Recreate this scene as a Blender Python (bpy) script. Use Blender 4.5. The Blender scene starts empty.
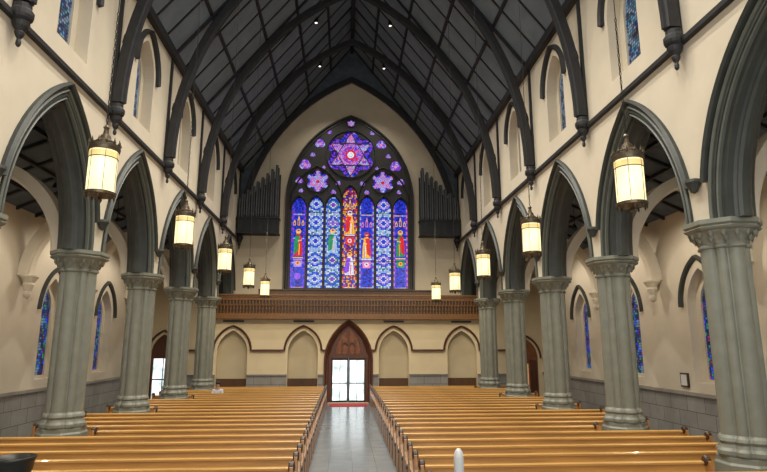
import bpy, bmesh, math, random
from mathutils import Vector, Matrix
from mathutils.geometry import tessellate_polygon
random.seed(7)
C = bpy.context.scene.collection
pi = math.pi
# ------------------------------------------------------------------ materials
def M(name, col, rough=.6, var=.12, scale=3., stretch=(1,1,1), metal=0., bump=0., emit=None, es=1., coat=0.):
    m = bpy.data.materials.new(name); m.use_nodes = True
    nt = m.node_tree; N = nt.nodes; L = nt.links
    b = N['Principled BSDF']
    b.inputs['Roughness'].default_value = rough
    b.inputs['Metallic'].default_value = metal
    tc = N.new('ShaderNodeTexCoord'); mp = N.new('ShaderNodeMapping'); mp.inputs['Scale'].default_value = stretch
    L.new(tc.outputs['Object'], mp.inputs['Vector'])
    nz = N.new('ShaderNodeTexNoise'); nz.inputs['Scale'].default_value = scale; nz.inputs['Detail'].default_value = 4
    L.new(mp.outputs[0], nz.inputs['Vector'])
    cr = N.new('ShaderNodeValToRGB')
    e = cr.color_ramp.elements
    e[0].position = .3; e[1].position = .7
    e[0].color = (*[c*(1-var) for c in col], 1); e[1].color = (*[min(1, c*(1+var)) for c in col], 1)
    L.new(nz.outputs['Fac'], cr.inputs['Fac'])
    L.new(cr.outputs['Color'], b.inputs['Base Color'])
    if coat: b.inputs['Coat Weight'].default_value = coat
    if bump:
        bp = N.new('ShaderNodeBump'); bp.inputs['Strength'].default_value = bump; bp.inputs['Distance'].default_value = .02
        L.new(nz.outputs['Fac'], bp.inputs['Height']); L.new(bp.outputs[0], b.inputs['Normal'])
    if emit:
        mx = N.new('ShaderNodeValToRGB'); f = mx.color_ramp.elements
        f[0].position = .35; f[1].position = .65
        f[0].color = (*[c*.65 for c in emit], 1); f[1].color = (*emit, 1)
        L.new(nz.outputs['Fac'], mx.inputs['Fac'])
        L.new(mx.outputs['Color'], b.inputs['Emission Color']); b.inputs['Emission Strength'].default_value = es
    return m
def Brick(name, c1, c2, mortar, bw, bh, ms=.01, plane='XY', rough=.6, offset=.5):
    m = bpy.data.materials.new(name); m.use_nodes = True
    nt = m.node_tree; N = nt.nodes; L = nt.links; b = N['Principled BSDF']
    b.inputs['Roughness'].default_value = rough
    tc = N.new('ShaderNodeTexCoord'); sp = N.new('ShaderNodeSeparateXYZ'); cb = N.new('ShaderNodeCombineXYZ')
    L.new(tc.outputs['Object'], sp.inputs[0])
    L.new(sp.outputs[plane[0]], cb.inputs['X']); L.new(sp.outputs[plane[1]], cb.inputs['Y'])
    br = N.new('ShaderNodeTexBrick'); L.new(cb.outputs[0], br.inputs['Vector'])
    br.inputs['Color1'].default_value = (*c1, 1); br.inputs['Color2'].default_value = (*c2, 1); br.inputs['Mortar'].default_value = (*mortar, 1)
    br.inputs['Scale'].default_value = 1; br.inputs['Brick Width'].default_value = bw; br.inputs['Row Height'].default_value = bh
    br.inputs['Mortar Size'].default_value = ms; br.offset = offset
    nz = N.new('ShaderNodeTexNoise'); nz.inputs['Scale'].default_value = 2.5; nz.inputs['Detail'].default_value = 5
    L.new(tc.outputs['Object'], nz.inputs['Vector'])
    mr = N.new('ShaderNodeMapRange'); mr.inputs['To Min'].default_value = .75; mr.inputs['To Max'].default_value = 1.25
    L.new(nz.outputs['Fac'], mr.inputs['Value'])
    mx = N.new('ShaderNodeVectorMath'); mx.operation = 'SCALE'
    L.new(br.outputs['Color'], mx.inputs[0]); L.new(mr.outputs[0], mx.inputs['Scale'])
    L.new(mx.outputs[0], b.inputs['Base Color'])
    return m
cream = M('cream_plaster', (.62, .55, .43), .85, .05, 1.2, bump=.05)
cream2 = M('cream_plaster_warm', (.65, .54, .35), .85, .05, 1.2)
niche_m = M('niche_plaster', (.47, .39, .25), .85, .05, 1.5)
stone_g = M('greygreen_stone', (.195, .20, .16), .5, .09, 4, bump=.05)
stone_m = M('grey_green_rim', (.10, .107, .088), .5, .12, 4)
stone_d = M('dark_green_moulding', (.034, .038, .033), .5, .2, 4)
darkwood = M('black_timber', (.014, .014, .016), .6, .3, 5)
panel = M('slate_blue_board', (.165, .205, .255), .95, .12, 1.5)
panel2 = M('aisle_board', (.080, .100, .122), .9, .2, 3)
redbrown = M('red_brown_moulding', (.085, .03, .018), .5, .2, 5)
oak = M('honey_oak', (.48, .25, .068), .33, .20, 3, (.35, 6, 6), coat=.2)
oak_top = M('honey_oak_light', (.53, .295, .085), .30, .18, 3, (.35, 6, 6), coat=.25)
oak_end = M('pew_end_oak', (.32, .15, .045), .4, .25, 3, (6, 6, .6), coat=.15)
oak_low = M('brown_oak', (.22, .10, .03), .5, .25, 3, (.35, 6, 6))  # darker oak tone, used on the book racks
oak_dark = M('dark_oak', (.05, .025, .012), .4, .3, 4, (6, 6, .6))
gal_oak = M('gallery_oak', (.18, .082, .024), .42, .3, 4, (6, 6, .6))
gal_dark = M('gallery_dark_oak', (.085, .038, .014), .42, .3, 4, (6, 6, .6))
door_wood = M('door_oak', (.085, .028, .012), .4, .25, 4, (6, 6, .6))
tymp_wood = M('tympanum_oak', (.19, .062, .020), .45, .25, 4)
iron = M('dark_iron', (.03, .028, .024), .4, .2, 8, metal=.6)
brass = M('aged_bronze', (.10, .075, .045), .4, .25, 8, metal=.6)
pipe_m = M('organ_pipe_metal', (.085, .09, .098), .4, .15, 4, metal=.2)
lampglass = M('lantern_glass', (.5, .45, .3), .4, .05, 3, (1, 1, 1), emit=(1, .87, .47), es=1.35)
lampband = M('lantern_glass_amber', (.5, .4, .2), .4, .05, 4, emit=(.90, .64, .20), es=.95)
bulb = M('spot_lens', (1, 1, 1), .4, .02, 4, emit=(1, .95, .85), es=3)
vent_m = M('vent_metal', (.03, .025, .02), .5, .1, 5)
carpet = M('red_carpet', (.35, .02, .03), .95, .2, 20)
white_p = M('white_plastic', (.6, .6, .58), .35, .03, 4)
trac = M('tracery_dark', (.03, .028, .026), .5, .2, 5)
lead = M('lead', (.008, .008, .01), .6, .1, 5)
daylight = M('daylit_door_glass', (.2, .2, .2), .1, .2, 1.5, emit=(.85, .95, 1.0), es=1.6)
for n in daylight.node_tree.nodes:
    if n.type == 'VALTORGB' and n.outputs[0].links and n.outputs[0].links[0].to_socket.name == 'Emission Color':
        e = n.color_ramp.elements
        e[0].position = .30; e[0].color = (.30, .38, .34, 1); e[1].position = .62; e[1].color = (.95, 1, 1, 1)
        q = e.new(.42); q.color = (.60, .70, .72, 1); q = e.new(.50); q.color = (.82, .90, .96, 1)
floor_m = Brick('slate_tiles', (.225, .255, .27), (.20, .225, .24), (.15, .165, .17), .6, .6, .008, 'XY', .20, 0)
wainX = Brick('stone_blocks_x', (.26, .24, .215), (.21, .20, .18), (.10, .095, .09), .9, .48, .012, 'XZ', .7)
wainY = Brick('stone_blocks_y', (.29, .27, .24), (.24, .225, .205), (.11, .10, .095), .9, .48, .012, 'YZ', .7)
wain_cap = M('stone_cap', (.28, .255, .22), .6, .1, 4)
G = {}
def glass(k, c, s=1.0):
    G[k] = M('glass_'+k, tuple(x*.3 for x in c), .3, .1, 9, emit=c, es=s)  # panes glow by emission, standing in for daylight through the glass
glass('blue', (.015, .05, .75), 1.2); glass('deep', (.02, .01, .32), 1.0); glass('violet', (.26, .06, .80), 1.0)
glass('red', (.75, .02, .03), 1.0); glass('green', (.02, .30, .12), 1.0); glass('gold', (.95, .50, .05), 1.0)
glass('pale', (.33, .52, .88), 1.1); glass('white', (.80, .84, 1.0), 1.0); glass('pink', (.80, .25, .52), 1.0)
glass('teal', (.04, .24, .42), .8); glass('skin', (.85, .5, .3), 1.0); glass('black', (.02, .02, .04), .5)
glass('lilac', (.48, .28, .88), 1.0); glass('wine', (.25, .01, .12), 1.0); glass('slate', (.05, .08, .12), 1.0)
glass('night', (.01, .025, .13), 1.0); glass('steel', (.16, .24, .34), .9)
GK = list(G.keys()); GM = [G[k] for k in GK]
# ------------------------------------------------------------------ helpers
def setup(o, label=None, cat=None, group=None, kind=None):
    if label: o['label'] = label
    if cat: o['category'] = cat
    if group: o['group'] = group
    if kind: o['kind'] = kind
def add(me, name, parent=None, loc=(0, 0, 0)):
    o = bpy.data.objects.new(name, me); C.objects.link(o); o.location = loc
    if parent: o.parent = parent
    return o
def mk(name, V, F, mats, mi=None, smooth=False, fix=True):
    me = bpy.data.meshes.new(name); me.from_pydata([tuple(v) for v in V], [], F)
    for m in (mats if isinstance(mats, (list, tuple)) else [mats]): me.materials.append(m)
    if mi:
        for p, i in zip(me.polygons, mi): p.material_index = i
    if fix:
        bm = bmesh.new(); bm.from_mesh(me); bmesh.ops.recalc_face_normals(bm, faces=bm.faces); bm.to_mesh(me); bm.free()
    if smooth:
        for p in me.polygons: p.use_smooth = True
    me.update(); return me
def XZ(y0=0., s=1): return lambda u, v, w: (u, y0+w*s, v)
def YZ(x0=0., s=1): return lambda u, v, w: (x0+w*s, u, v)
def join(parts):
    V, F = [], []
    for v, f in parts:
        n = len(V); V += list(v); F += [tuple(i+n for i in q) for q in f]
    return V, F
def plate_g(outer, holes, w0, w1, f):
    loops = [outer]+list(holes)
    pts = [p for l in loops for p in l]; n = len(pts)
    tris = tessellate_polygon([[Vector((p[0], p[1], 0)) for p in l] for l in loops])
    V = [f(p[0], p[1], w0) for p in pts]+[f(p[0], p[1], w1) for p in pts]
    F = [tuple(t) for t in tris]+[tuple(i+n for i in reversed(t)) for t in tris]
    k = 0
    for l in loops:
        m = len(l)
        for i in range(m):
            a, b = k+i, k+(i+1) % m
            F.append((a, b, b+n, a+n))
        k += m
    return V, F
def box_g(x0, x1, y0, y1, z0, z1):
    V = [(x, y, z) for x in (x0, x1) for y in (y0, y1) for z in (z0, z1)]
    F = [(0, 1, 3, 2), (4, 6, 7, 5), (0, 4, 5, 1), (2, 3, 7, 6), (0, 2, 6, 4), (1, 5, 7, 3)]
    return V, F
def arch_pts(cu, a, zs, c, n=14):
    R = a+c; th = math.acos(c/R); r = [(cu-c+R*math.cos(th*i/n), zs+R*math.sin(th*i/n)) for i in range(n+1)]
    l = [(2*cu-p[0], p[1]) for p in reversed(r[:-1])]
    return r+l
def arch_hole(cu, a, z0, zs, c, n=14):
    return [(cu-a, z0), (cu+a, z0)]+arch_pts(cu, a, zs, c, n)
def circ(cx, cz, r, n=24, ph=0):
    return [(cx+r*math.cos(2*pi*i/n+ph), cz+r*math.sin(2*pi*i/n+ph)) for i in range(n)]
def foil(cx, cz, r, k=6, n=48, d=.18, ph=0):
    return [(cx+r*(1-d+d*abs(math.cos(k*(2*pi*i/n-ph)/2)))*math.cos(2*pi*i/n), cz+r*(1-d+d*abs(math.cos(k*(2*pi*i/n-ph)/2)))*math.sin(2*pi*i/n)) for i in range(n)]
def sweep_g(prof, cu, zs, a0, c, f, n=18, th0=None, z0=None):
    rings = []
    def ring(fn): rings.append([fn(da, w) for da, w in prof])
    if z0 is not None: ring(lambda da, w: f(cu+a0+da, z0, w))
    for i in range(n+1):
        def fn(da, w, i=i):
            R = a0+da+c; t1 = math.acos(c/R); t0 = math.asin(th0/R) if th0 else 0
            t = t0+(t1-t0)*i/n
            return f(cu-c+R*math.cos(t), zs+R*math.sin(t), w)
        ring(fn)
    for i in range(n-1, -1, -1):
        def fn(da, w, i=i):
            R = a0+da+c; t1 = math.acos(c/R); t0 = math.asin(th0/R) if th0 else 0
            t = t0+(t1-t0)*i/n
            return f(cu+c-R*math.cos(t), zs+R*math.sin(t), w)
        ring(fn)
    if z0 is not None: ring(lambda da, w: f(cu-a0-da, z0, w))
    m = len(prof); V = [p for r in rings for p in r]; F = []
    for k in range(len(rings)-1):
        for j in range(m):
            a, b = k*m+j, k*m+(j+1) % m
            F.append((a, b, b+m, a+m))
    F.append(tuple(range(m))); F.append(tuple(range((len(rings)-1)*m, len(rings)*m)))
    return V, F
def lathe_g(prof, n=24, cx=0, cy=0, z0=0, shape=None, cap=True):
    V, F = [], []
    for r, z in prof:
        for i in range(n):
            t = 2*pi*i/n; rr = r if shape is None else shape(t, r, z)
            V.append((cx+rr*math.cos(t), cy+rr*math.sin(t), z0+z))
    for k in range(len(prof)-1):
        for i in range(n):
            a, b = k*n+i, k*n+(i+1) % n
            F.append((a, b, b+n, a+n))
    if cap: F.append(tuple(range(n))); F.append(tuple(range((len(prof)-1)*n, len(prof)*n)))
    return V, F
def tf(g, fn): return [fn(*v) for v in g[0]], g[1]
def obj(name, g, mat, parent=None, loc=(0, 0, 0), smooth=False):
    return add(mk(name, g[0], g[1], mat, smooth=smooth), name, parent, loc)
def struct(name, g, mat, label, cat='wall', smooth=False):
    o = obj(name, g, mat, smooth=smooth); setup(o, label, cat, kind='structure'); return o
def thing(name, label, cat, loc=(0, 0, 0), group=None):
    e = bpy.data.objects.new(name, None); e.empty_display_size = .2; C.objects.link(e); e.location = loc
    setup(e, label, cat, group); return e
def clone(root, loc, label=None, rot=0., scale=None):
    def cp(o, p):
        q = o.copy(); C.objects.link(q)
        if p: q.parent = p
        for ch in o.children: cp(ch, q)
        return q
    r = cp(root, None); r.location = loc; r.rotation_euler[2] = rot
    if scale: r.scale = scale
    if label: r['label'] = label
    return r
TN = [0]
def trim(g, mat, label, cat='trim', smooth=False):
    TN[0] += 1
    return struct('trim_%d' % TN[0], g, mat, label, cat, smooth)
def hw(a, zs, c):
    def f(z):
        if z <= zs: return a
        q = (a+c)**2-(z-zs)**2
        return max(0, math.sqrt(q)-c) if q > 0 else 0
    return f
def cells_mesh(name, cu, hwf, z0, z1, pal, dx, dz, f, w, extras=(), border=None, cell=.86, colfn=None):
    V, F, I = [], [], []
    def poly(pts, k, ww):
        n = len(V); V.extend(f(p[0], p[1], ww) for p in pts); F.append(tuple(range(n, n+len(pts)))); I.append(GK.index(k))
    nz = max(1, int(round((z1-z0)/dz))); dz = (z1-z0)/nz
    amax = hwf(z0); nx = max(1, int(round(2*amax/dx)))
    for j in range(nz):
        za, zb = z0+j*dz, z0+(j+1)*dz; h = hwf((za+zb)/2+.3*dz)
        if h < .04: continue
        for i in range(nx):
            ua, ub = -amax+2*amax*i/nx, -amax+2*amax*(i+1)/nx
            ua, ub = max(ua, -h), min(ub, h)
            if ub-ua < .015: continue
            k = colfn((i+.5)/nx*2-1, j, nz) if colfn else random.choice(pal)
            if border and (i == 0 or i == nx-1): k = border[(j//2) % len(border)]
            mu, mz = (ua+ub)/2, (za+zb)/2; su, sz = (ub-ua)/2*cell, (zb-za)/2*cell
            poly([(cu+mu-su, mz-sz), (cu+mu+su, mz-sz), (cu+mu+su, mz+sz), (cu+mu-su, mz+sz)], k, w)
    for pts, k, lift in extras: poly([(cu+p[0], p[1]) for p in pts], k, w+lift)
    return mk(name, V, F, GM, I, fix=False)
# ------------------------------------------------------------------ dimensions
COLX, HT, FACE, BACKF = 6.86, .36, 6.5, 7.22
CY = [5.4+4.4*k for k in range(6)]
BAY = [3.2+4.4*k for k in range(7)]
Y0, YB, YL = 1.0, 32.0, 30.4
SPR, WT = 5.25, 13.1
RIDGE = 21.3; SL = (RIDGE-WT)/FACE
OUT = 10.7
# ------------------------------------------------------------------ floor
struct('floor', box_g(-11.2, 11.2, Y0, 33, -.2, 0), floor_m, 'blue-grey slate tile floor of the nave and aisles', 'floor')
# ------------------------------------------------------------------ nave arcade walls
for s, side in ((-1, 'left'), (1, 'right')):
    outer = [(YB, SPR), (YB, WT), (Y0, WT), (Y0, SPR)]
    for c in BAY:
        outer += [(p[0], p[1]) for p in reversed(arch_pts(c, 1.9, SPR, 2.0, 16))]
    holes = [arch_hole(c, .70, 9.6, 11.3, .5, 10) for c in BAY]
    g = plate_g(outer, holes, -HT, HT, YZ(s*COLX, s))
    struct('wall_'+side, g, cream, 'cream plaster nave wall with pointed arcade and clerestory windows', 'wall')
    prof = [(.44, -.40), (.40, -.40), (.37, -.33), (.33, -.38), (.28, -.38), (.25, -.28), (.20, -.23), (.16, -.28), (.11, -.26), (.09, -.16), (.05, -.09), (.01, -.13), (-.03, -.08), (-.04, 0)]
    prof = prof+[(d, -w) for d, w in reversed(prof[:-1])]
    hood = [(0, 0), (.01, -.10), (.06, -.14), (.10, -.08), (.10, 0)]
    for bi, c in enumerate(BAY):
        trim(sweep_g(prof, c, SPR, 1.5, 2.0, YZ(s*COLX, s), 22), stone_d, 'dark grey-green moulded pointed arch of the arcade', 'arch')
        for aa, rr in ((1.86, .035), (1.71, .022)):
            d = 0 if aa > 1.8 else .02
            trim(sweep_g([(0, .04+d), (0, -rr+d), (rr*.9, -rr*2+d), (rr*1.9, -rr+d), (rr*1.9, .04+d)], c, SPR, aa, 2.0, YZ(s*FACE, s), 22), stone_m, 'grey-green rim of the arcade arch', 'moulding')
        trim(sweep_g(hood, c, SPR, 1.97, 2.0, YZ(s*FACE, s), 18, th0=.75), stone_d, 'dark hood moulding over the arcade arch', 'moulding')
        trim(sweep_g([(0, 0), (.02, -.1), (.10, -.15), (.16, 0)], c, 11.3, .84, .62, YZ(s*FACE, s), 12), darkwood, 'dark hood moulding over a clerestory window', 'moulding')
        k = bi+1+(0 if s < 0 else 10)
        hf = hw(.48, 11.3, .5)
        gx = s*(FACE+.38)
        me = cells_mesh('stained_glass', c, hf, 9.75, 12.15, None, .085, .09, YZ(gx, s), 0, cell=.8,
                        colfn=lambda u, j, nz: ('steel' if abs(abs(u)*5-abs(j % 10-5)) < .8 else random.choice(['night', 'slate', 'teal', 'slate', 'night', 'slate', 'black', 'steel'])))
        o = add(me, 'window_%d' % k); setup(o, 'pointed clerestory window with dark blue patterned leaded glass', 'window', kind='structure')
        obj('frame', plate_g(arch_hole(c, .72, 9.58, 11.3, .5, 10), [arch_hole(c, .48, 9.75, 11.3, .5, 10)], -.05, .03, YZ(gx, s)), cream, o)
        obj('leading', plate_g(arch_hole(c, .6, 9.7, 11.3, .5, 10), [], .03, .06, YZ(gx, s)), lead, o)
    trim(tf(box_g(-.12, .0, Y0, YB, 8.93, 9.03), lambda x, y, z, s=s: (s*(FACE+x), y, z)), darkwood, 'dark string course along the nave wall', 'moulding')
    trim(tf(box_g(-.2, .1, Y0, YB, WT-.12, WT+.16), lambda x, y, z, s=s: (s*(FACE+x), y, z)), darkwood, 'dark timber wall plate under the roof', 'moulding')
    rg = [(0, RIDGE), (FACE+.5, WT-SL*.5), (FACE+.5, WT-SL*.5+.3), (0, RIDGE+.3)]
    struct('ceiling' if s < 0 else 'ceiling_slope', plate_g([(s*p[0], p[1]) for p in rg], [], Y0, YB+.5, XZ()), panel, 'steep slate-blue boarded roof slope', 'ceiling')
    ca = math.atan(SL)
    nx, nz = -math.sin(ca), -math.cos(ca)
    def slab(t0, t1, y0, y1, d0, d1):
        V = []
        for t in (t0, t1):
            for y in (y0, y1):
                for d in (d0, d1):
                    V.append((s*(FACE*(1-t)+nx*d), y, WT+(RIDGE-WT)*t+nz*d))
        return V, box_g(0, 1, 0, 1, 0, 1)[1]
    for t in (.2, .4, .6, .8):
        trim(slab(t-.006, t+.006, Y0, YB, -.02, .06), darkwood, 'dark timber purlin along the roof slope', 'beam')
    for b in BAY:
        for dy in (-1.1, 0, 1.1):
            trim(slab(0, 1, b+dy-.03, b+dy+.03, -.02, .04), darkwood, 'thin dark rafter on the roof boards', 'beam')
    # aisle
    ag = [(BACKF-.1, 8.85), (OUT+.3, 7.2), (OUT+.3, 7.45), (BACKF-.1, 9.1)]
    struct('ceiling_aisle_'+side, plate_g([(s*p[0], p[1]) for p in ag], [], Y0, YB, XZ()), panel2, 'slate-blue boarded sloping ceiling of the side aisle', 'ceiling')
    def az(x): return 8.85-(x-BACKF+.1)*(1.65/3.88)
    yy = Y0+.4
    while yy < YL:
        V = []
        for x in (BACKF, OUT):
            for y in (yy-.045, yy+.045):
                for d in (0, .10): V.append((s*x, y, az(x)-d))
        trim((V, box_g(0, 1, 0, 1, 0, 1)[1]), darkwood, 'dark rafter of the aisle ceiling', 'beam'); yy += 1.1
    for x in (8.1, 9.0, 9.9):
        trim(tf(box_g(x-.04, x+.04, Y0, YL, az(x)-.12, az(x)-.02), lambda x, y, z, s=s: (s*x, y, z)), darkwood, 'dark purlin of the aisle ceiling', 'beam')
    struct('wall_outer_'+side, plate_g([(Y0, 0), (YB, 0), (YB, 7.4), (Y0, 7.4)], [arch_hole(c, .70, 1.85, 4.2, .6, 10) for c in BAY[:-1]], 0, .5, YZ(s*OUT, s)), cream, 'cream plaster outer aisle wall with lancet windows', 'wall')
    struct('baseboard_'+side, tf(box_g(OUT-.07, OUT+.02, Y0, YL, 0, 1.45), lambda x, y, z, s=s: (s*x, y, z)), wainY, 'grey stone block wainscot along the aisle wall', 'wainscot')
    trim(tf(box_g(OUT-.13, OUT+.02, Y0, YL, 1.45, 1.55), lambda x, y, z, s=s: (s*x, y, z)), wain_cap, 'stone cap moulding of the wainscot', 'moulding')
    for bi, c in enumerate(BAY[:-1]):
        k = 21+bi+(0 if s < 0 else 10)
        gx = s*(OUT+.34)
        me = cells_mesh('stained_glass', c, hw(.48, 4.2, .6), 1.95, 5.2, None, .085, .095, YZ(gx, s), 0, cell=.82,
                        colfn=lambda u, j, nz: ('steel' if abs(u) < .3 and j % 9 < 3 else random.choice(['night', 'night', 'deep', 'slate', 'green', 'black', 'black', 'wine', 'night', 'slate', 'teal', 'blue'])))
        o = add(me, 'window_%d' % k); setup(o, 'tall pointed aisle window with dark blue-green stained glass', 'window', kind='structure')
        obj('frame', plate_g(arch_hole(c, .72, 1.83, 4.2, .6, 10), [arch_hole(c, .48, 1.95, 4.2, .6, 10)], -.05, .03, YZ(gx, s)), cream, o)
        obj('leading', plate_g(arch_hole(c, .52, 1.93, 4.2, .6, 10), [], .04, .08, YZ(gx, s)), lead, o)
        trim(sweep_g([(0, 0), (.02, -.1), (.1, -.13), (.13, 0)], c, 4.2, .9, .7, YZ(s*OUT, s), 12), stone_d, 'dark hood moulding over an aisle window', 'moulding')
    for c in CY:
        trim(sweep_g([(0, -.14), (.06, -.2), (.34, -.22), (.34, .22), (.06, .2), (0, .14)], s*8.95, 5.2, 1.42, .75, XZ(c), 16), cream, 'cream plaster arch rib spanning the side aisle', 'arch')
# ------------------------------------------------------------------ columns
def lobes(t):
    best = .365
    for k in range(8):
        d, rr = (.325, .18) if k % 2 == 0 else (.365, .105)
        a = t-k*pi/4; sn = d*math.sin(a)
        if abs(sn) < rr and math.cos(a) > 0:
            best = max(best, d*math.cos(a)+math.sqrt(rr*rr-sn*sn))
    return best*.86
def octa(t):
    a = (t+pi/8) % (pi/4)-pi/8
    return 1/math.cos(a)
def build_column():
    e = thing('column', 'grey-green clustered stone column with carved capital', 'column', group='nave arcade columns')
    base = lathe_g([(.51, 0), (.51, .98), (.48, 1.02), (.48, 1.10)], 96, shape=lambda t, r, z: r*octa(t))
    mix = lathe_g([(1.16, 1.10), (1.22, 1.14), (1.22, 1.20), (1.12, 1.25), (1.06, 1.31), (1.13, 1.36), (1.09, 1.41), (1.0, 1.46)], 96, shape=lambda t, r, z: r*(lobes(t)*.7+.42*.3) if z < 1.43 else lobes(t))
    obj('base', join([base, mix]), stone_g, e)
    obj('shaft', lathe_g([(1, 1.45), (1, 4.76)], 96, shape=lambda t, r, z: lobes(t)), stone_g, e, smooth=False)
    def cs(t, r, z):
        k = min(1, max(0, (z-4.74)/.34)); base = (lobes(t)*(1-k)+.445*k)
        leaf = .025*abs(math.sin(8*t))*math.sin(pi*min(1, max(0, (z-4.82)/.26)))
        return base*r+leaf
    cap = lathe_g([(1.0, 4.74), (1.09, 4.76), (1.09, 4.79), (1.0, 4.82), (1.0, 4.87), (1.04, 4.92), (1.10, 4.98), (1.20, 5.03), (1.24, 5.07)], 96, shape=cs)
    ab = lathe_g([(.55, 5.06), (.60, 5.09), (.62, 5.12), (.59, 5.15), (.63, 5.18), (.63, 5.26)], 96, shape=lambda t, r, z: r*octa(t)*.98)
    leaves = []
    for ring, (zz, rr, n) in enumerate(((4.93, .46, 12), (5.015, .53, 16))):
        for i in range(n):
            t = 2*pi*(i+.5*ring)/n
            lf = lathe_g([(.01, -.07), (.03, -.04), (.042, 0), (.038, .03), (.015, .045)], 8)
            leaves.append(tf(lf, lambda x, y, z, t=t, rr=rr, zz=zz: ((rr+y*.8+max(0, z)*.6)*math.cos(t)-x*math.sin(t), (rr+y*.8+max(0, z)*.6)*math.sin(t)+x*math.cos(t), zz+z)))
    obj('capital', join([cap, ab]+leaves), stone_g, e)
    return e
col = build_column(); first = True
for s in (-1, 1):
    for y in CY:
        if first: col.location = (s*COLX, y, 0); first = False
        else: clone(col, (s*COLX, y, 0))
ls = obj('label_stop', lathe_g([(.01, -.16), (.06, -.13), (.09, -.06), (.12, 0), (.15, .05), (.14, .1), (.1, .12)], 12), stone_d)
setup(ls, 'small dark carved stop at the foot of an arch hood', 'corbel', group='carved stops')
f0 = True
for s in (-1, 1):
    for y in CY:
        q = ls if f0 else ls.copy()
        if not f0: C.objects.link(q)
        f0 = False; q.location = (s*(FACE-.1), y, 6.0)
cb = obj('aisle_corbel', lathe_g([(.03, -.75), (.1, -.68), (.12, -.6), (.1, -.5), (.18, -.3), (.16, -.24), (.24, -.1), (.28, -.05), (.28, 0)], 16, shape=lambda t, r, z: r*(1+.08*math.sin(8*t))), cream)
setup(cb, 'cream carved corbel carrying the aisle arch', 'corbel', group='aisle wall corbels')
f0 = True
for s in (-1, 1):
    for y in CY:
        q = cb if f0 else cb.copy()
        if not f0: C.objects.link(q)
        f0 = False; q.location = (s*(OUT-.265), y, 5.2)
# ------------------------------------------------------------------ roof trusses
RC = 4.43
def build_truss():
    e = thing('roof_truss', 'black timber pointed arch truss on carved wall corbels', 'roof truss', group='roof trusses')
    prof = [(0, -.05), (0, .05), (.05, .06), (.08, .11), (.29, .11), (.34, .07), (.34, -.07), (.29, -.11), (.08, -.11), (.05, -.06)]
    obj('arched_rib', sweep_g(prof, 0, 9.3, 6.12, RC, XZ(), 34), darkwood, e)
    for s in (-1, 1):
        V = []
        ca = math.atan(SL); nx, nz = -math.sin(ca), -math.cos(ca)
        for t in (0, 1):
            for y in (-.05, .05):
                for d in (0, .10): V.append((s*(FACE*(1-t)+nx*d*(1 if t == 0 else 0)), y, WT+(RIDGE-WT)*t+nz*d*(1 if t == 0 else 1.4)))
        obj('principal_rafter', (V, box_g(0, 1, 0, 1, 0, 1)[1]), darkwood, e)
        obj('wall_post', join([tf(box_g(6.42, 6.52, -.05, .05, 9.2, WT), lambda x, y, z: (s*x, y, z)),
            lathe_g([(.05, 8.95), (.05, 9.9), (.09, 9.93), (.09, 10.0), (.05, 10.03), (.05, 11.0), (.08, 11.04), (.08, 11.1), (.04, 11.3)], 12, s*6.28, 0)]), darkwood, e)
        obj('corbel', lathe_g([(.02, 8.40), (.045, 8.44), (.045, 8.5), (.03, 8.55), (.07, 8.62), (.085, 8.68), (.07, 8.71), (.13, 8.8), (.155, 8.88), (.13, 8.91), (.18, 8.96), (.20, 9.02), (.20, 9.10), (.15, 9.17), (.15, 9.25)], 16, s*6.33, 0, shape=lambda t, r, z: r*(1+.09*math.sin(8*t)*(z < 8.95))), darkwood, e)
    return e
tr = build_truss(); tr.location = (0, CY[0], 0)
for y in CY[1:]+[31.78]: clone(tr, (0, y, 0))
trim(box_g(-.10, .10, Y0, YB, RIDGE-.4, RIDGE), darkwood, 'dark ridge beam', 'beam')
# ------------------------------------------------------------------ window wall
WA, WZ0, WS, WC = 3.6, 6.1, 11.5, 1.80
struct('wall_back', plate_g([(-11, 4.0), (11, 4.0), (11, 9.2), (FACE+.5, 9.2), (FACE+.5, WT-.3), (0, RIDGE+.1), (-FACE-.5, WT-.3), (-FACE-.5, 9.2), (-11, 9.2)],
       [arch_hole(0, WA, WZ0, WS, WC, 20)], 0, .5, XZ(YB)), M('cream_plaster_end', (.56, .48, .35), .85, .06, 1.2), 'cream plaster end wall around the great window', 'wall')
gb = plate_g([(-FACE, WT-.2), (0, RIDGE), (FACE, WT-.2), (FACE, 9.3)]+[(p[0], p[1]) for p in arch_pts(0, 6.35, 9.3, RC, 24)][1:-1]+[(-FACE, 9.3)], [], 0, .08, XZ(31.9))
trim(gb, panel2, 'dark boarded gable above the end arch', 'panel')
win = thing('window_50', 'tall pointed stained glass window with seven lights and rose', 'window', (0, 0, 0)); win['kind'] = 'structure'
W = XZ(YB); t0, t1 = -.04, .11
rose = (0, 14.32, 1.46)
TOP = {i: (11.0-.05*abs(i) if i else 11.55) for i in range(-3, 4)}
smalls = [(0, 16.32, .25)]
for s in (-1, 1): smalls += [(s*1.95, 12.60, .68)]
eyes = []
for s in (-1, 1): eyes += [(s*1.85, 14.98, .32), (s*2.72, 13.62, .36), (s*.72, 12.50, .17), (s*1.3, 15.72, .17), (s*3.04, 12.62, .24), (s*2.28, 14.25, .17), (s*1.6, 13.47, .13), (s*2.92, 12.0, .15), (s*1.0, 11.95, .17)]
holes = [arch_hole(i*1.0, .425, WZ0+.12, TOP[i], .5, 8) for i in range(-3, 4)]
holes.append(foil(*rose, 6, 72, .24, pi/6))
for x, z, r in smalls: holes.append(foil(x, z, r, 6, 48, .30, pi/6))
for x, z, r in eyes: holes.append(foil(x, z, r, 3, 24, .26, pi/2))
br = [plate_g(arch_hole(0, WA, WZ0, WS, WC, 20), holes, t0, t1, W)]
rp = [(0, -.10), (.03, -.13), (.06, -.10), (.06, -.02), (0, -.02)]
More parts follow.
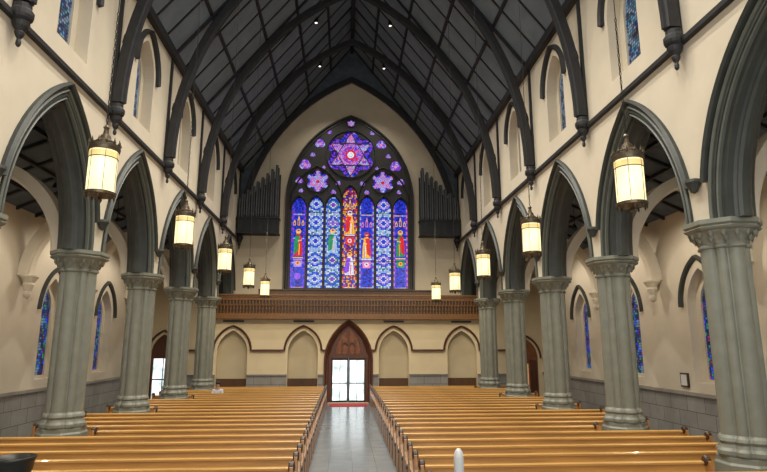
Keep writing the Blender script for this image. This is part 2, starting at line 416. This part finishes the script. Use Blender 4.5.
for i in range(-3, 4): br.append(sweep_g(rp, i*1.0, TOP[i], .45, .5, W, 8))
for s in (-1, 1): br.append(sweep_g([(0, -.12), (.04, -.16), (.08, -.12), (.08, -.02), (0, -.02)], s*1.97, 11.25, 1.47, .9, W, 14))
for x in (-2.5, -1.5, -.5, .5, 1.5, 2.5): br.append(box_g(x-.03, x+.03, YB-.12, YB-.02, WZ0, 11.2 if abs(x) > .6 else 11.8))
def ring(x, z, r, t=.07, a=-.12, b=-.02): return plate_g(circ(x, z, r+t, 36), [circ(x, z, r, 36)], a, b, W)
br.append(ring(*rose, .04))
for x, z, r in smalls: br.append(ring(x, z, r, .04))
def bar(p, q, w=.028, d0=-.03, d1=.1):
    p, q = Vector(p), Vector(q); n = (q-p).normalized(); m = Vector((-n.y, n.x))*w
    return plate_g([tuple(p+m), tuple(q+m), tuple(q-m), tuple(p-m)], [], d0, d1, W)
for ph in (pi/2, pi/2+pi/3):
    P = [(rose[0]+rose[2]*math.cos(ph+k*2*pi/3)*.95, rose[1]+rose[2]*math.sin(ph+k*2*pi/3)*.95) for k in range(3)]
    for k in range(3): br.append(bar(P[k], P[(k+1) % 3], .016))
for k in range(6):
    a = k*pi/3
    br.append(plate_g(foil(rose[0]+1.02*math.cos(a), rose[1]+1.02*math.sin(a), .27, 3, 24, .2, a), [foil(rose[0]+1.02*math.cos(a), rose[1]+1.02*math.sin(a), .235, 3, 24, .2, a)], t0, t1, W))
obj('tracery', join(br), trac, win)
obj('surround', sweep_g([(-.10, -.02), (-.04, -.08), (.04, -.07), (.10, -.16), (.18, -.16), (.22, 0)], 0, WS, WA, WC, W, 24, z0=WZ0-.2), trac, win)
obj('sill', box_g(-WA-.25, WA+.25, YB-.25, YB+.3, WZ0-.3, WZ0), trac, win)
obj('leading', plate_g(arch_hole(0, WA, WZ0, WS, WC, 20), [], .16, .2, W), lead, win)
random.seed(3)
def figure(z0, h, robe, mantle, inner='white', halo='gold', w=.26, d=1):
    ex = []; zc = z0+h
    ex.append((circ(0, zc-.01*h, .155, 14), halo, -.004))
    ex.append(([(-w, z0), (w, z0), (w*.9, z0+h*.45), (w*.62, z0+h*.84), (.06, z0+h*.9), (-.06, z0+h*.9), (-w*.62, z0+h*.84), (-w*.9, z0+h*.45)], robe, -.006))
    ex.append(([(d*-w*1.0, z0+.05*h), (d*-.03, z0+.16*h), (d*.02, z0+.5*h), (d*.08, z0+h*.82), (d*-w*.6, z0+h*.85), (d*-w*.95, z0+h*.5)], mantle, -.008))
    ex.append(([(d*.03, z0+.02*h), (d*.08, z0+.02*h), (d*.10, z0+h*.5), (d*.05, z0+h*.5)], inner, -.009))
    ex.append(([(d*-.02, z0+.58*h), (d*w*.8, z0+.62*h), (d*w*.85, z0+h*.66), (d*-.02, z0+h*.63)], 'skin', -.009))
    for x in (-.14, -.05, .16): ex.append(([(x, z0+.03*h), (x+.018, z0+.03*h), (x*.8+.012, z0+h*.5), (x*.8, z0+h*.5)], 'black', -.010))
    ex.append((circ(0, zc-.01, .075, 12), 'skin', -.011))
    ex.append(([(-.075, zc), (.075, zc), (.06, zc+.07), (0, zc+.095), (-.06, zc+.07)], 'wine', -.012))
    return ex
def canopy(z, k='gold'):
    e = []
    for x, h in ((-.24, .34), (0, .6), (.24, .34)):
        e += [([(x-.07, z), (x+.07, z), (x+.07, z+h*.55), (x, z+h), (x-.07, z+h*.55)], k, -.004), ([(x-.035, z+.04), (x+.035, z+.04), (x+.035, z+h*.45), (x, z+h*.65), (x-.035, z+h*.45)], 'deep', -.005)]
    return e
def pedestal(z, k='gold', m='lilac'):
    return [([(-.3, z), (.3, z), (.3, z+.07), (-.3, z+.07)], k, -.004), ([(-.22, z-.5), (.22, z-.5), (.26, z-.05), (-.26, z-.05)], m, -.004), (circ(0, z-.28, .13, 8), k, -.006), (circ(0, z-.28, .07, 6), 'red', -.008)]
def bgf(main):
    def fn(u, j, nz):
        if (j % 17) in (0,): return random.choice(['pale', 'gold', 'lilac'])
        if abs(u) > .55: return random.choice([main, main, main, 'violet'])
        return random.choice([main, 'deep', main, 'deep', 'blue'])
    return fn
def gris(c1, c2):
    def fn(u, j, nz):
        m = abs(u)*4.2+abs(j % 13-6)
        if m < 1.6: return c1
        if m < 2.8: return 'white'
        if m < 4.2: return c2
        if m < 5.4: return 'blue'
        return random.choice(['pale', 'white', 'pale', 'teal', 'pale'])
    return fn
def redf(u, j, nz):
    if (j % 19) in (0,): return random.choice(['gold', 'white'])
    if abs(u) > .5: return random.choice(['red', 'violet', 'blue', 'gold'])
    return random.choice(['red', 'wine', 'blue', 'deep', 'gold', 'wine'])
specs = {
 -3: (bgf('blue'), figure(8.1, 1.45, 'red', 'green', 'gold')+canopy(9.9)+pedestal(7.95)+[(circ(0, 6.9, .2, 8), 'violet', -.004)], ['violet', 'blue']),
 -2: (gris('blue', 'pale'), [], ['blue', 'white']),
 -1: (gris('violet', 'teal'), figure(8.3, 1.3, 'pale', 'green', 'gold')+canopy(9.9, 'lilac'), ['blue', 'pale']),
 0: (redf, figure(9.4, 1.3, 'gold', 'red', 'white', 'white')+figure(7.0, 1.2, 'white', 'violet', 'red')+canopy(10.95)+pedestal(9.3, 'white', 'red'), ['red', 'deep', 'gold']),
 1: (bgf('blue'), figure(8.0, 1.4, 'gold', 'red', 'white', 'red', d=-1)+canopy(9.85, 'pink')+pedestal(7.9, 'white', 'pink'), ['pale', 'violet']),
 2: (gris('blue', 'lilac'), [], ['blue', 'white']),
 3: (bgf('blue'), figure(8.1, 1.45, 'green', 'red', 'gold', d=-1)+canopy(9.9)+pedestal(7.95, 'gold', 'green'), ['violet', 'pink'])}
for i in range(-3, 4):
    fn, ex, bd = specs[i]
    add(cells_mesh('lancet_glass', i*1.0, hw(.425, TOP[i], .5), 6.2, TOP[i]+.78, None, .085, .085, W, .12, ex, bd, cell=.86, colfn=fn), 'lancet_glass', win)
def polar(name, cx, cz, R, nr, nt, colf):
    V, F, I = [], [], []
    for a in range(nr):
        for b in range(nt):
            r0, r1 = R*(a+.06)/nr, R*(a+.94)/nr
            g = .03
            t0, t1 = 2*pi*(b+g)/nt, 2*pi*(b+1-g)/nt
            n = len(V)
            for r, t in ((r0, t0), (r1, t0), (r1, t1), (r0, t1)): V.append((cx+r*math.cos(t), YB+.12, cz+r*math.sin(t)))
            F.append((n, n+1, n+2, n+3)); I.append(GK.index(colf((r0+r1)/2/R, (t0+t1)/2)))
    return mk(name, V, F, GM, I, fix=False)
def tri(r, t, ph, s):
    return all(r*math.cos(t-ph-k*2*pi/3) < s for k in range(3))
def rosecol(r, t):
    A, B = tri(r, t, pi/2+pi/3, .48), tri(r, t, pi/2, .48)
    if r < .12: return 'white'
    if r < .2: return 'red'
    if A and B: return random.choice(['violet', 'blue', 'pink', 'red']) if r < .34 else random.choice(['lilac', 'violet', 'pink'])
    if A or B: return random.choice(['pink', 'violet', 'lilac', 'lilac', 'pink', 'pale'])
    if r > .9: return random.choice(['violet', 'deep', 'lilac'])
    return random.choice(['blue', 'violet', 'deep', 'violet'])
add(polar('rose_glass', *rose, 14, 72, rosecol), 'rose_glass', win)
def foilcol(r, t):
    if r < .2: return 'red'
    star = r < .45+.5*abs(math.cos(3*t-pi/2))**1.2
    if star: return random.choice(['pale', 'pink', 'lilac', 'lilac'])
    return random.choice(['violet', 'deep', 'blue'])
def eyecol(r, t): return 'pink' if r < .35 else random.choice(['violet', 'lilac', 'violet', 'pale'])
for x, z, r in smalls: add(polar('tracery_glass', x, z, r, 7, 36, foilcol), 'tracery_glass', win)
for x, z, r in eyes: add(polar('tracery_glass', x, z, r, 3, 12, eyecol), 'tracery_glass', win)
hb = []
for i in range(-3, 4):
    for z in (7.8, 9.3, 10.7): hb.append(box_g(i-.42, i+.42, YB+.06, YB+.1, z-.012, z+.012))
obj('saddle_bar', join(hb), lead, win)
# ------------------------------------------------------------------ organ cases
def organ(s):
    e = thing('organ_case', 'dark organ case with a stepped rank of grey metal pipes', 'organ', (s*5.25, 31.35, 0), 'organ cases')
    obj('case', join([box_g(-1.15, 1.15, -.1, .6, 9.3, 10.1), box_g(-1.2, 1.2, -.16, .6, 10.1, 10.18), box_g(-1.2, 1.2, -.16, .6, 9.22, 9.3)]+[box_g(-1.1+i*.365, -1.05+i*.365, -.14, -.05, 9.3, 10.1) for i in range(7)]), darkwood, e)
    a, b = (11.2, 12.9) if s < 0 else (12.9, 11.2)
    obj('back_panel', plate_g([(-1.15, 10.1), (1.15, 10.1), (1.15, b), (-1.15, a)], [], .45, .55, XZ()), darkwood, e)
    n = 17
    for i in range(n):
        x = -1.08+i*2.16/(n-1); r = .045+.008*(i % 2)
        inner = (i if s < 0 else n-1-i)/(n-1)
        h = 11.3+1.85*inner+(.14 if i % 2 else 0)
        obj('pipe', lathe_g([(.02, 10.18), (r, 10.4), (r, 10.46), (r*.8, 10.48), (r, 10.52), (r, h), (r*.85, h+.01)], 12, x, 0), pipe_m, e, smooth=False)
    for i in range(8):
        x = -.95+i*.27; inner = (i if s < 0 else 7-i)/7
        obj('rear_pipe', lathe_g([(.02, 10.18), (.08, 10.5), (.08, 11.6+1.8*inner)], 12, x, .25), pipe_m, e)
organ(-1); organ(1)
# ------------------------------------------------------------------ lower wall, gallery
NX = (-6.15, -2.43, 2.43, 6.15)
PA, PC = 1.14, 1.2
holes = [arch_hole(x, .8, .02, 2.6, .45, 12) for x in NX]+[arch_hole(0, PA, .02, 2.15, PC, 16)]
holes += [arch_hole(-9.7, .62, .02, 2.55, .5, 10), arch_hole(9.55, .8, .02, 2.3, .35, 12)]
outer = [(-OUT-.2, 0), (OUT+.2, 0), (OUT+.2, 7.3), (BACKF, 8.85), (BACKF, 4.55), (-BACKF, 4.55), (-BACKF, 8.85), (-OUT-.2, 7.3)]
struct('wall_entrance', plate_g(outer, holes, 0, .4, XZ(YL)), cream2, 'warm cream entrance wall with blind arches and portal', 'wall')
for x in NX:
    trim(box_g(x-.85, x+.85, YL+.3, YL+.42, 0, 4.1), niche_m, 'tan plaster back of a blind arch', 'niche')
    trim(box_g(x-.79, x+.79, YL+.22, YL+.31, 0, 1.25), gal_dark, 'dark brown panel at the foot of a blind arch', 'panel')
hp = [(0, 0), (.0, -.1), (.06, -.13), (.10, -.06), (.10, 0)]
for x in NX: trim(sweep_g(hp, x, 2.72, .93, .345, XZ(YL), 14), redbrown, 'dark red-brown hood over a blind arch', 'moulding')
trim(sweep_g(hp, -9.7, 2.55, .75, .5, XZ(YL), 12), redbrown, 'dark red-brown hood over the aisle door', 'moulding')
trim(sweep_g(hp, 9.55, 2.3, .9, .35, XZ(YL), 12), redbrown, 'dark red-brown hood over the aisle door', 'moulding')
for a, b in [(-8.9, -7.18), (-5.12, -3.46), (3.46, 5.12), (7.18, 8.6), (-1.4, -1.2), (1.2, 1.4)]:
    trim(box_g(a, b, YL-.1, YL, 2.67, 2.77), redbrown, 'dark red-brown string moulding', 'moulding')
bi = 0
for a, b in [(-9.05, -6.97), (-5.33, -3.25), (-1.61, -1.3), (1.3, 1.61), (3.25, 5.33), (6.97, 8.72)]:
    bi += 1
    struct('baseboard_entrance_%d' % bi, join([box_g(a, b, YL-.07, YL+.01, 0, 1.4), box_g(a, b, YL-.12, YL+.01, 1.4, 1.48)]), wainX, 'grey stone wainscot on the entrance wall', 'wainscot')
d1 = thing('door_1', 'double glass entrance door in a carved dark oak pointed portal', 'door', (0, YL, 0)); d1['kind'] = 'structure'
obj('portal_arch', sweep_g([(0.02, .3), (.0, -.04), (-.06, -.08), (-.12, -.01), (-.16, .02), (-.2, .10), (-.2, .3)], 0, 2.15, PA+.08, PC, XZ(), 20, z0=0), door_wood, d1)
obj('outer_hood', sweep_g([(0, 0), (0, -.12), (.07, -.14), (.10, 0)], 0, 2.15, PA+.08, PC, XZ(), 20, z0=0), redbrown, d1)
obj('tympanum', plate_g(arch_hole(0, PA-.1, 2.35, 2.36, PC-.15, 12), [arch_hole(0, .66, 2.55, 2.7, .85, 10)], .14, .26, XZ()), door_wood, d1)
obj('tympanum_panel', plate_g(arch_hole(0, .7, 2.5, 2.7, .85, 10), [], .23, .28, XZ()), tymp_wood, d1)
obj('tympanum_rib', join([box_g(-.03, .03, .12, .24, 2.5, 3.75)]+[tf(box_g(-.02, .02, .14, .24, 2.5, 3.3), lambda x, y, z, k=k: (x+k, y, z)) for k in (-.35, .35)]+
    [sweep_g([(0, -.02), (0, .09), (.03, .09), (.03, -.02)], k, 2.9, .15, .1, XZ(.15), 6) for k in (-.18, .18)]), door_wood, d1)
obj('transom', box_g(-PA, PA, .02, .2, 2.3, 2.5), door_wood, d1)
for s in (-1, 1):
    obj('jamb', tf(box_g(.90, PA, .05, .25, 0, 2.35), lambda x, y, z: (s*x, y, z)), door_wood, d1)
    leaf = obj('door_leaf', plate_g([(s*.01, .03), (s*.90, .03), (s*.90, 2.3), (s*.01, 2.3)], [[(s*.07, .12), (s*.84, .12), (s*.84, 2.2), (s*.07, 2.2)]], .1, .16, XZ()), iron, d1)
    obj('glass_pane', box_g(min(s*.05, s*.86), max(s*.05, s*.86), .12, .14, .1, 2.22), daylight, leaf)
    obj('glazing_bar', join([box_g(s*.45-.01, s*.45+.01, .09, .11, .1, 2.2)]+[box_g(min(s*.07, s*.84), max(s*.07, s*.84), .09, .11, z-.02, z+.02) for z in (1.0,)]), iron, leaf)
    obj('handle', lathe_g([(.015, .95), (.015, 1.3)], 8, s*.05, .05), brass, leaf)
d2 = thing('door_2', 'narrow glazed side door with bright daylight and red-brown hood', 'door', (-9.7, YL, 0)); d2['kind'] = 'structure'
obj('frame', plate_g(arch_hole(0, .62, 0, 2.55, .5, 10), [[(-.5, .1), (.5, .1), (.5, 2.3), (-.5, 2.3)]], .1, .25, XZ()), door_wood, d2)
obj('glass_pane', box_g(-.5, .5, .17, .19, .1, 2.3), daylight, d2)
obj('glazing_bar', join([box_g(-.02, .02, .14, .17, .1, 2.3), box_g(-.5, .5, .14, .17, 1.2, 1.26)]), iron, d2)
d3 = thing('door_3', 'red-brown oak side door with rounded arch and warm-lit glass', 'door', (9.55, YL, 0)); d3['kind'] = 'structure'
obj('frame', plate_g(arch_hole(0, .8, 0, 2.3, .35, 12), [[(-.3, .1), (.3, .1), (.3, 2.0), (-.3, 2.0)]], .06, .22, XZ()), tymp_wood, d3)
obj('glass_pane', box_g(-.3, .3, .15, .17, .1, 2.0), M('warm_lit_glass', (.6, .4, .2), .3, .2, 4, emit=(.7, .35, .15), es=.5), d3)
obj('door_panel', join([box_g(-.72, -.36, .02, .08, .2, 2.2), box_g(.36, .72, .02, .08, .2, 2.2)]), door_wood, d3)
for x in (-6.15, -2.43, 2.43, 6.15):
    v = obj('air_vent', join([box_g(x-.55, x+.55, YL-.03, YL+.0, 4.2, 4.3)]+[box_g(x-.5, x+.5, YL-.045, YL-.03, z, z+.012) for z in (4.215, 4.24, 4.265)]), vent_m)
    setup(v, 'thin dark slot vent set in the plaster under the gallery', 'vent', 'wall vents')
mt = obj('door_mat', box_g(-.95, .95, 28.6, 30.0, .0, .02), carpet); setup(mt, 'red carpet mat in front of the entrance door', 'mat')
struct('floor_gallery', box_g(-BACKF, BACKF, YL, YB, 4.56, 4.72), oak_dark, 'timber floor of the gallery', 'floor')
gal = thing('gallery_balustrade', 'brown oak gallery front with close arcaded balusters', 'balustrade', (0, YL-.2, 0))
obj('base_rail', join([box_g(-7.2, 7.2, -.12, .25, 4.42, 4.52), box_g(-7.2, 7.2, -.05, .25, 4.52, 4.66), box_g(-7.2, 7.2, -.17, .2, 4.36, 4.42)]), gal_oak, gal)
obj('top_rail', join([box_g(-7.2, 7.2, -.12, .12, 5.60, 5.68), box_g(-7.2, 7.2, -.06, .06, 5.5, 5.6)]), gal_oak, gal)
obj('back_panel', box_g(-7.2, 7.2, .06, .09, 4.6, 5.55), oak_dark, gal)
N = 84; bw = 14.4/N
hl = [arch_hole(-7.2+bw*(i+.5), bw*.36, 5.12, 5.30, .02, 5) for i in range(N)]
obj('arcade_panel', plate_g([(-7.2, 5.08), (7.2, 5.08), (7.2, 5.52), (-7.2, 5.52)], hl, -.03, .03, XZ()), gal_oak, gal)
bal = mk('baluster', *lathe_g([(.045, 4.65), (.045, 4.72), (.022, 4.76), (.04, 4.88), (.026, 4.98), (.02, 5.08), (.045, 5.11), (.045, 5.16)], 10), gal_oak)
for i in range(N+1): add(bal, 'baluster', gal, (-7.15+14.3*i/N, 0, 0))
obj('desk_front', join([box_g(-4.9, 4.9, .1, .2, 5.65, 5.92), box_g(-4.9, 4.9, .0, .25, 5.92, 5.96)]), gal_dark, gal)
# ------------------------------------------------------------------ pews
def pew_end_g():
    o = [(-.30, 0), (-.30, .36), (-.37, .46), (-.36, .58), (-.28, .63), (-.16, .62), (-.05, .66), (.03, .76), (.06, .88), (.08, .99), (.15, 1.05), (.24, 1.03), (.28, .95), (.27, .84), (.26, .6), (.27, .0)]
    return plate_g(o, [], 0, .06, lambda u, v, w: (w, u, v))
end_mesh = mk('pew_end', *pew_end_g(), oak_end)
sc = tf(lathe_g([(.02, -.06), (.075, -.05), (.09, -.03), (.09, .03), (.075, .05), (.02, .06)], 14), lambda x, y, z: (z+.03, x+.18, y+.99))
scroll_mesh = mk('scroll', *sc, oak_dark)
sc2 = tf(lathe_g([(.02, -.045), (.045, -.04), (.05, -.02), (.05, .02), (.045, .04), (.02, .045)], 12), lambda x, y, z: (z+.03, x-.33, y+.52))
scroll2 = mk('arm_scroll', *sc2, oak_dark)
PM = {}
def pew_meshes(Ln):
    if Ln in PM: return PM[Ln]
    seat = join([plate_g([(-.32, .40), (-.33, .43), (-.31, .455), (.0, .44), (.14, .45), (.14, .40)], [], .06, Ln-.06, lambda u, v, w: (w, u, v)),
                 box_g(.06, Ln-.06, -.24, -.21, .1, .40)])
    back = join([plate_g([(.12, .42), (.155, .42), (.235, .94), (.20, .94)], [], .06, Ln-.06, lambda u, v, w: (w, u, v)),
                 box_g(.06, Ln-.06, .14, .17, .05, .44)])
    cap = plate_g([(.17, .93), (.17, .965), (.19, .98), (.25, .98), (.265, .965), (.265, .93)], [], .06, Ln-.06, lambda u, v, w: (w, u, v))
    rack = join([box_g(.3, Ln-.3, .24, .34, .62, .635), box_g(.3, Ln-.3, .33, .345, .62, .72)])
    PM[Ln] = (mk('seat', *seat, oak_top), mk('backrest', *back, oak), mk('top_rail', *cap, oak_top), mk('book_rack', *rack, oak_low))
    return PM[Ln]
for s, lab in ((-1, 'left'), (1, 'right')):
    for k in range(-2, 22):
        y = 9.8+.88*k; Ln = 5.15 if (k % 5 == 0) else 6.95
        x0 = 1.07 if s > 0 else -1.07-Ln
        e = thing('pew', 'long honey-coloured oak pew with scrolled ends', 'pew', (x0, y, 0), 'church pews')
        ms = pew_meshes(Ln)
        for m in ms: add(m, m.name.split('.')[0], e)
        for xx in (0, Ln-.06):
            q = add(end_mesh, 'pew_end', e, (xx, 0, 0)); add(scroll_mesh, 'scroll', q); add(scroll2, 'arm_scroll', q)
# ------------------------------------------------------------------ lanterns
def build_lantern():
    e = thing('hanging_lantern', 'cylindrical bronze lantern with glowing cream glass on a long chain', 'lantern', group='nave lanterns')
    obj('lantern_glass', lathe_g([(.195, -.36), (.2, -.34), (.2, .30), (.195, .32)], 32), lampglass, e)
    obj('amber_band', lathe_g([(.204, .19), (.204, .28)], 32, cap=False), lampband, e)
    rib = [tf(box_g(-.003, .003, -.003, .003, -.36, .33), lambda x, y, z, k=k: (.203*math.cos(k*pi/3)+x, .203*math.sin(k*pi/3)+y, z)) for k in range(6)]
    rings = [lathe_g([(.195, z), (.222, z+.01), (.222, z+.05), (.195, z+.06)], 32) for z in (-.39,)]
    rings += [lathe_g([(.203, z), (.210, z+.004), (.210, z+.012), (.203, z+.016)], 32, cap=False) for z in (.18,)]
    pend = [tf(lathe_g([(.002, -.07), (.018, -.03), (.012, 0)], 6), lambda x, y, z, k=k: (.2*math.cos(k*pi/5)+x, .2*math.sin(k*pi/5)+y, z-.385)) for k in range(10)]
    obj('cage', join(rib+rings+pend+[lathe_g([(.02, -.47), (.04, -.45), (.02, -.42), (.12, -.39)], 16)]), brass, e)
    crown = [lathe_g([(.195, .30), (.222, .31), (.228, .35), (.222, .395), (.20, .40), (.15, .43), (.155, .45), (.09, .50), (.07, .56), (.045, .58), (.03, .66), (.045, .69), (.02, .73)], 32)]
    crown += [tf(lathe_g([(.005, 0), (.026, .03), (.01, .07), (.002, .11)], 6), lambda x, y, z, k=k: (.215*math.cos(k*pi/6)+x, .215*math.sin(k*pi/6)+y, z+.385)) for k in range(12)]
    obj('crown', join(crown), brass, e)
    ln = []
    for i in range(26):
        z = .74+i*.075
        t = [(.018*math.cos(2*pi*j/8), .045*math.sin(2*pi*j/8)) for j in range(8)]
        h = [(p[0]*.5, p[1]*.72) for p in t]
        ln.append(plate_g(t, [h], -.005, .005, (lambda u, v, w, z=z: (u, w, z+v)) if i % 2 else (lambda u, v, w, z=z: (w, u, z+v))))
    ln.append(lathe_g([(.008, 2.66), (.008, 10.9)], 6))
    obj('chain', join(ln), iron, e)
    return e
lt = build_lantern(); f0 = True
for s, y0, z in ((-1, 8.3, 5.58), (1, 7.6, 5.38)):
    for k in range(5):
        p = (s*3.93, y0+4.4*k, z)
        if f0: lt.location = p; f0 = False
        else: clone(lt, p)
# ------------------------------------------------------------------ spotlights
def build_spot():
    e = thing('ceiling_spotlight', 'small round recessed spotlight in the dark roof', 'spotlight', group='roof spotlights')
    obj('housing', lathe_g([(.09, -.12), (.10, -.12), (.10, .15), (.04, .2)], 16), iron, e)
    obj('lens', lathe_g([(.001, -.125), (.065, -.125)], 16, cap=False), bulb, e)
    return e
sp = build_spot(); f0 = True
for bi, b in enumerate(BAY):
    for s in (-1, 1):
        p = (s*1.85, b, RIDGE-SL*1.85-.1)
        if f0: sp.location = p; f0 = False
        else: clone(sp, p)
        l = bpy.data.lights.new('roof_spot', 'SPOT'); l.energy = (1950 if bi < 5 else 1450 if bi == 5 else 750); l.spot_size = math.radians(112); l.spot_blend = .85; l.shadow_soft_size = .06
        l.color = (1, .94, .83)
        o = bpy.data.objects.new('roof_spot', l); C.objects.link(o); o.location = (p[0], p[1], p[2]-.45)
        o.rotation_euler = (math.radians(-4 if bi > 4 else 4), math.radians(s*10), 0)
def build_aspot():
    e = thing('aisle_spotlight', 'small black adjustable spotlight under the aisle ceiling', 'spotlight', group='aisle spotlights')
    obj('stem', lathe_g([(.012, 0), (.012, .75)], 8), iron, e)
    obj('lamp_head', tf(lathe_g([(.06, -.14), (.065, -.12), (.065, .06), (.03, .1)], 14), lambda x, y, z: (x, y*.8+z*.5, z*.8)), iron, e)
    return e
asp = build_aspot(); f0 = True
for b in BAY[:-1]:
    for s in (-1, 1):
        p = (s*8.55, b-.5, 7.5)
        if f0: asp.location = p; f0 = False
        else: clone(asp, p)
        l = bpy.data.lights.new('aisle_lamp', 'SPOT'); l.energy = 260; l.shadow_soft_size = .06; l.color = (1, .90, .76); l.spot_size = math.radians(150); l.spot_blend = .6
        o = bpy.data.objects.new('aisle_lamp', l); C.objects.link(o); o.location = (p[0], p[1], 7.2)
        o.rotation_euler = (0, math.radians(-s*15), 0)
# ------------------------------------------------------------------ small things
pl = thing('wall_plaque', 'small framed white notice on the aisle wall', 'plaque', (OUT-.02, 17.6, 1.9))
obj('frame', box_g(-.04, .02, -.2, .2, -.22, .22), oak_dark, pl); obj('sheet', box_g(-.05, -.035, -.15, .15, -.17, .17), white_p, pl)
ft = thing('font_bowl', 'dark bronze bowl on a slim turned pedestal', 'bowl', (-3.93, 6.85, 0))
obj('pedestal', lathe_g([(.25, 0), (.25, .06), (.12, .12), (.06, .3), (.09, .6), (.05, .9), (.07, 1.38), (.1, 1.44)], 24), iron, ft)
obj('bowl', tf(lathe_g([(.06, 1.30), (.18, 1.38), (.25, 1.50), (.27, 1.60), (.285, 1.61), (.285, 1.64), (.25, 1.64), (.23, 1.54), (.12, 1.44), (.01, 1.41)], 32), lambda x, y, z: (x*.8, y*.8, z+.13)), iron, ft, smooth=True)
wp = thing('marker_post', 'white rounded marker on a slim stand before the pews', 'post', (1.15, 7.0, 0))
obj('stand', lathe_g([(.14, 0), (.14, .03), (.03, .06), (.02, 1.4)], 16), iron, wp)
obj('marker', lathe_g([(.055, 1.38), (.062, 1.42), (.062, 1.66), (.05, 1.73), (.02, 1.77)], 16), white_p, wp, smooth=True)
# ------------------------------------------------------------------ person
def skin(name, pts, edges, rad, mat, parent, sub=2):
    me = bpy.data.meshes.new(name); me.from_pydata(pts, edges, []); me.materials.append(mat)
    o = add(me, name, parent)
    o.modifiers.new('s', 'SKIN')
    for i, r in enumerate(rad): me.skin_vertices[0].data[i].radius = (r, r)
    me.skin_vertices[0].data[0].use_root = True
    o.modifiers.new('d', 'SUBSURF').levels = sub; o.modifiers['d'].render_levels = sub
    return o
pe = thing('person', 'seated person in a pale jacket and dark trousers', 'person', (-5.75, 25.56, .055))
skinm = M('skin', (.5, .3, .22), .6, .05, 5); jacket = M('pale_jacket', (.55, .55, .58), .8, .1, 10); trous = M('dark_trousers', (.03, .03, .05), .8, .1, 10); hair = M('dark_hair', (.03, .02, .015), .7, .2, 20)
P = [(0, 0, .56), (0, .02, .75), (0, .04, .98), (0, .03, 1.1), (0, .02, 1.2), (0, .01, 1.32),
     (-.18, .03, 1.0), (-.22, -.05, .78), (-.12, -.22, .68), (.18, .03, 1.0), (.22, -.05, .78), (.12, -.22, .68),
     (-.1, -.02, .55), (-.11, -.38, .56), (-.11, -.40, .1), (-.11, -.48, .02), (.1, -.02, .55), (.11, -.38, .56), (.11, -.40, .1), (.11, -.48, .02)]
E = [(0, 1), (1, 2), (2, 3), (3, 4), (4, 5), (2, 6), (6, 7), (7, 8), (2, 9), (9, 10), (10, 11), (0, 12), (12, 13), (13, 14), (14, 15), (0, 16), (16, 17), (17, 18), (18, 19)]
Rr = [.11, .10, .11, .055, .085, .08, .055, .045, .035, .055, .045, .035, .08, .07, .045, .04, .08, .07, .045, .04]
skin('body', P, E, Rr, skinm, pe)
skin('jacket', [P[0], P[1], P[2], P[6], P[7], (-.13, -.19, .69), P[9], P[10], (.13, -.19, .69)], [(0, 1), (1, 2), (2, 3), (3, 4), (4, 5), (2, 6), (6, 7), (7, 8)], [.125, .12, .125, .08, .065, .05, .08, .065, .05], jacket, pe)
skin('trousers', [P[0], P[12], P[13], (-.11, -.40, .14), P[16], P[17], (.11, -.40, .14)], [(0, 1), (1, 2), (2, 3), (0, 4), (4, 5), (5, 6)], [.12, .095, .085, .06, .095, .085, .06], trous, pe)
obj('hair', tf(lathe_g([(.03, -.02), (.095, 0), (.108, .05), (.1, .1), (.06, .15), (.01, .165)], 16), lambda x, y, z: (x, y+.04, z+1.25)), hair, pe, smooth=True)
# ------------------------------------------------------------------ lights, world, camera
w = bpy.data.worlds.new('world'); bpy.context.scene.world = w; w.use_nodes = True
w.node_tree.nodes['Background'].inputs[0].default_value = (.85, .92, 1, 1); w.node_tree.nodes['Background'].inputs[1].default_value = .38
l = bpy.data.lights.new('chancel_fill', 'AREA'); l.energy = 950; l.size = 10; l.size_y = 6; l.shape = 'RECTANGLE'; l.color = (1, .95, .88)  # unseen area light added behind the camera to fill the nave
o = bpy.data.objects.new('chancel_fill', l); C.objects.link(o); o.location = (0, -3, 8); o.rotation_euler = (math.radians(92), 0, 0)
for x in (-3.5, 3.5):
    l = bpy.data.lights.new('gallery_wash', 'SPOT'); l.energy = 1100; l.spot_size = math.radians(65); l.spot_blend = .7; l.shadow_soft_size = .1; l.color = (1, .84, .58)
    o = bpy.data.objects.new('gallery_wash', l); C.objects.link(o); o.location = (x*1.4, 23, 9.2)
    o.rotation_euler = (Vector((x, YL, 3.0))-o.location).to_track_quat('-Z', 'Y').to_euler()
cam = bpy.data.cameras.new('camera'); co = bpy.data.objects.new('camera', cam); C.objects.link(co)
cam.lens = 26.0; cam.sensor_width = 36; co.location = (-.25, 0, 3.0)
co.rotation_euler = (math.radians(90+11.13), 0, math.radians(-4.0))
bpy.context.scene.camera = co
bpy.context.scene.view_settings.view_transform = 'Standard'
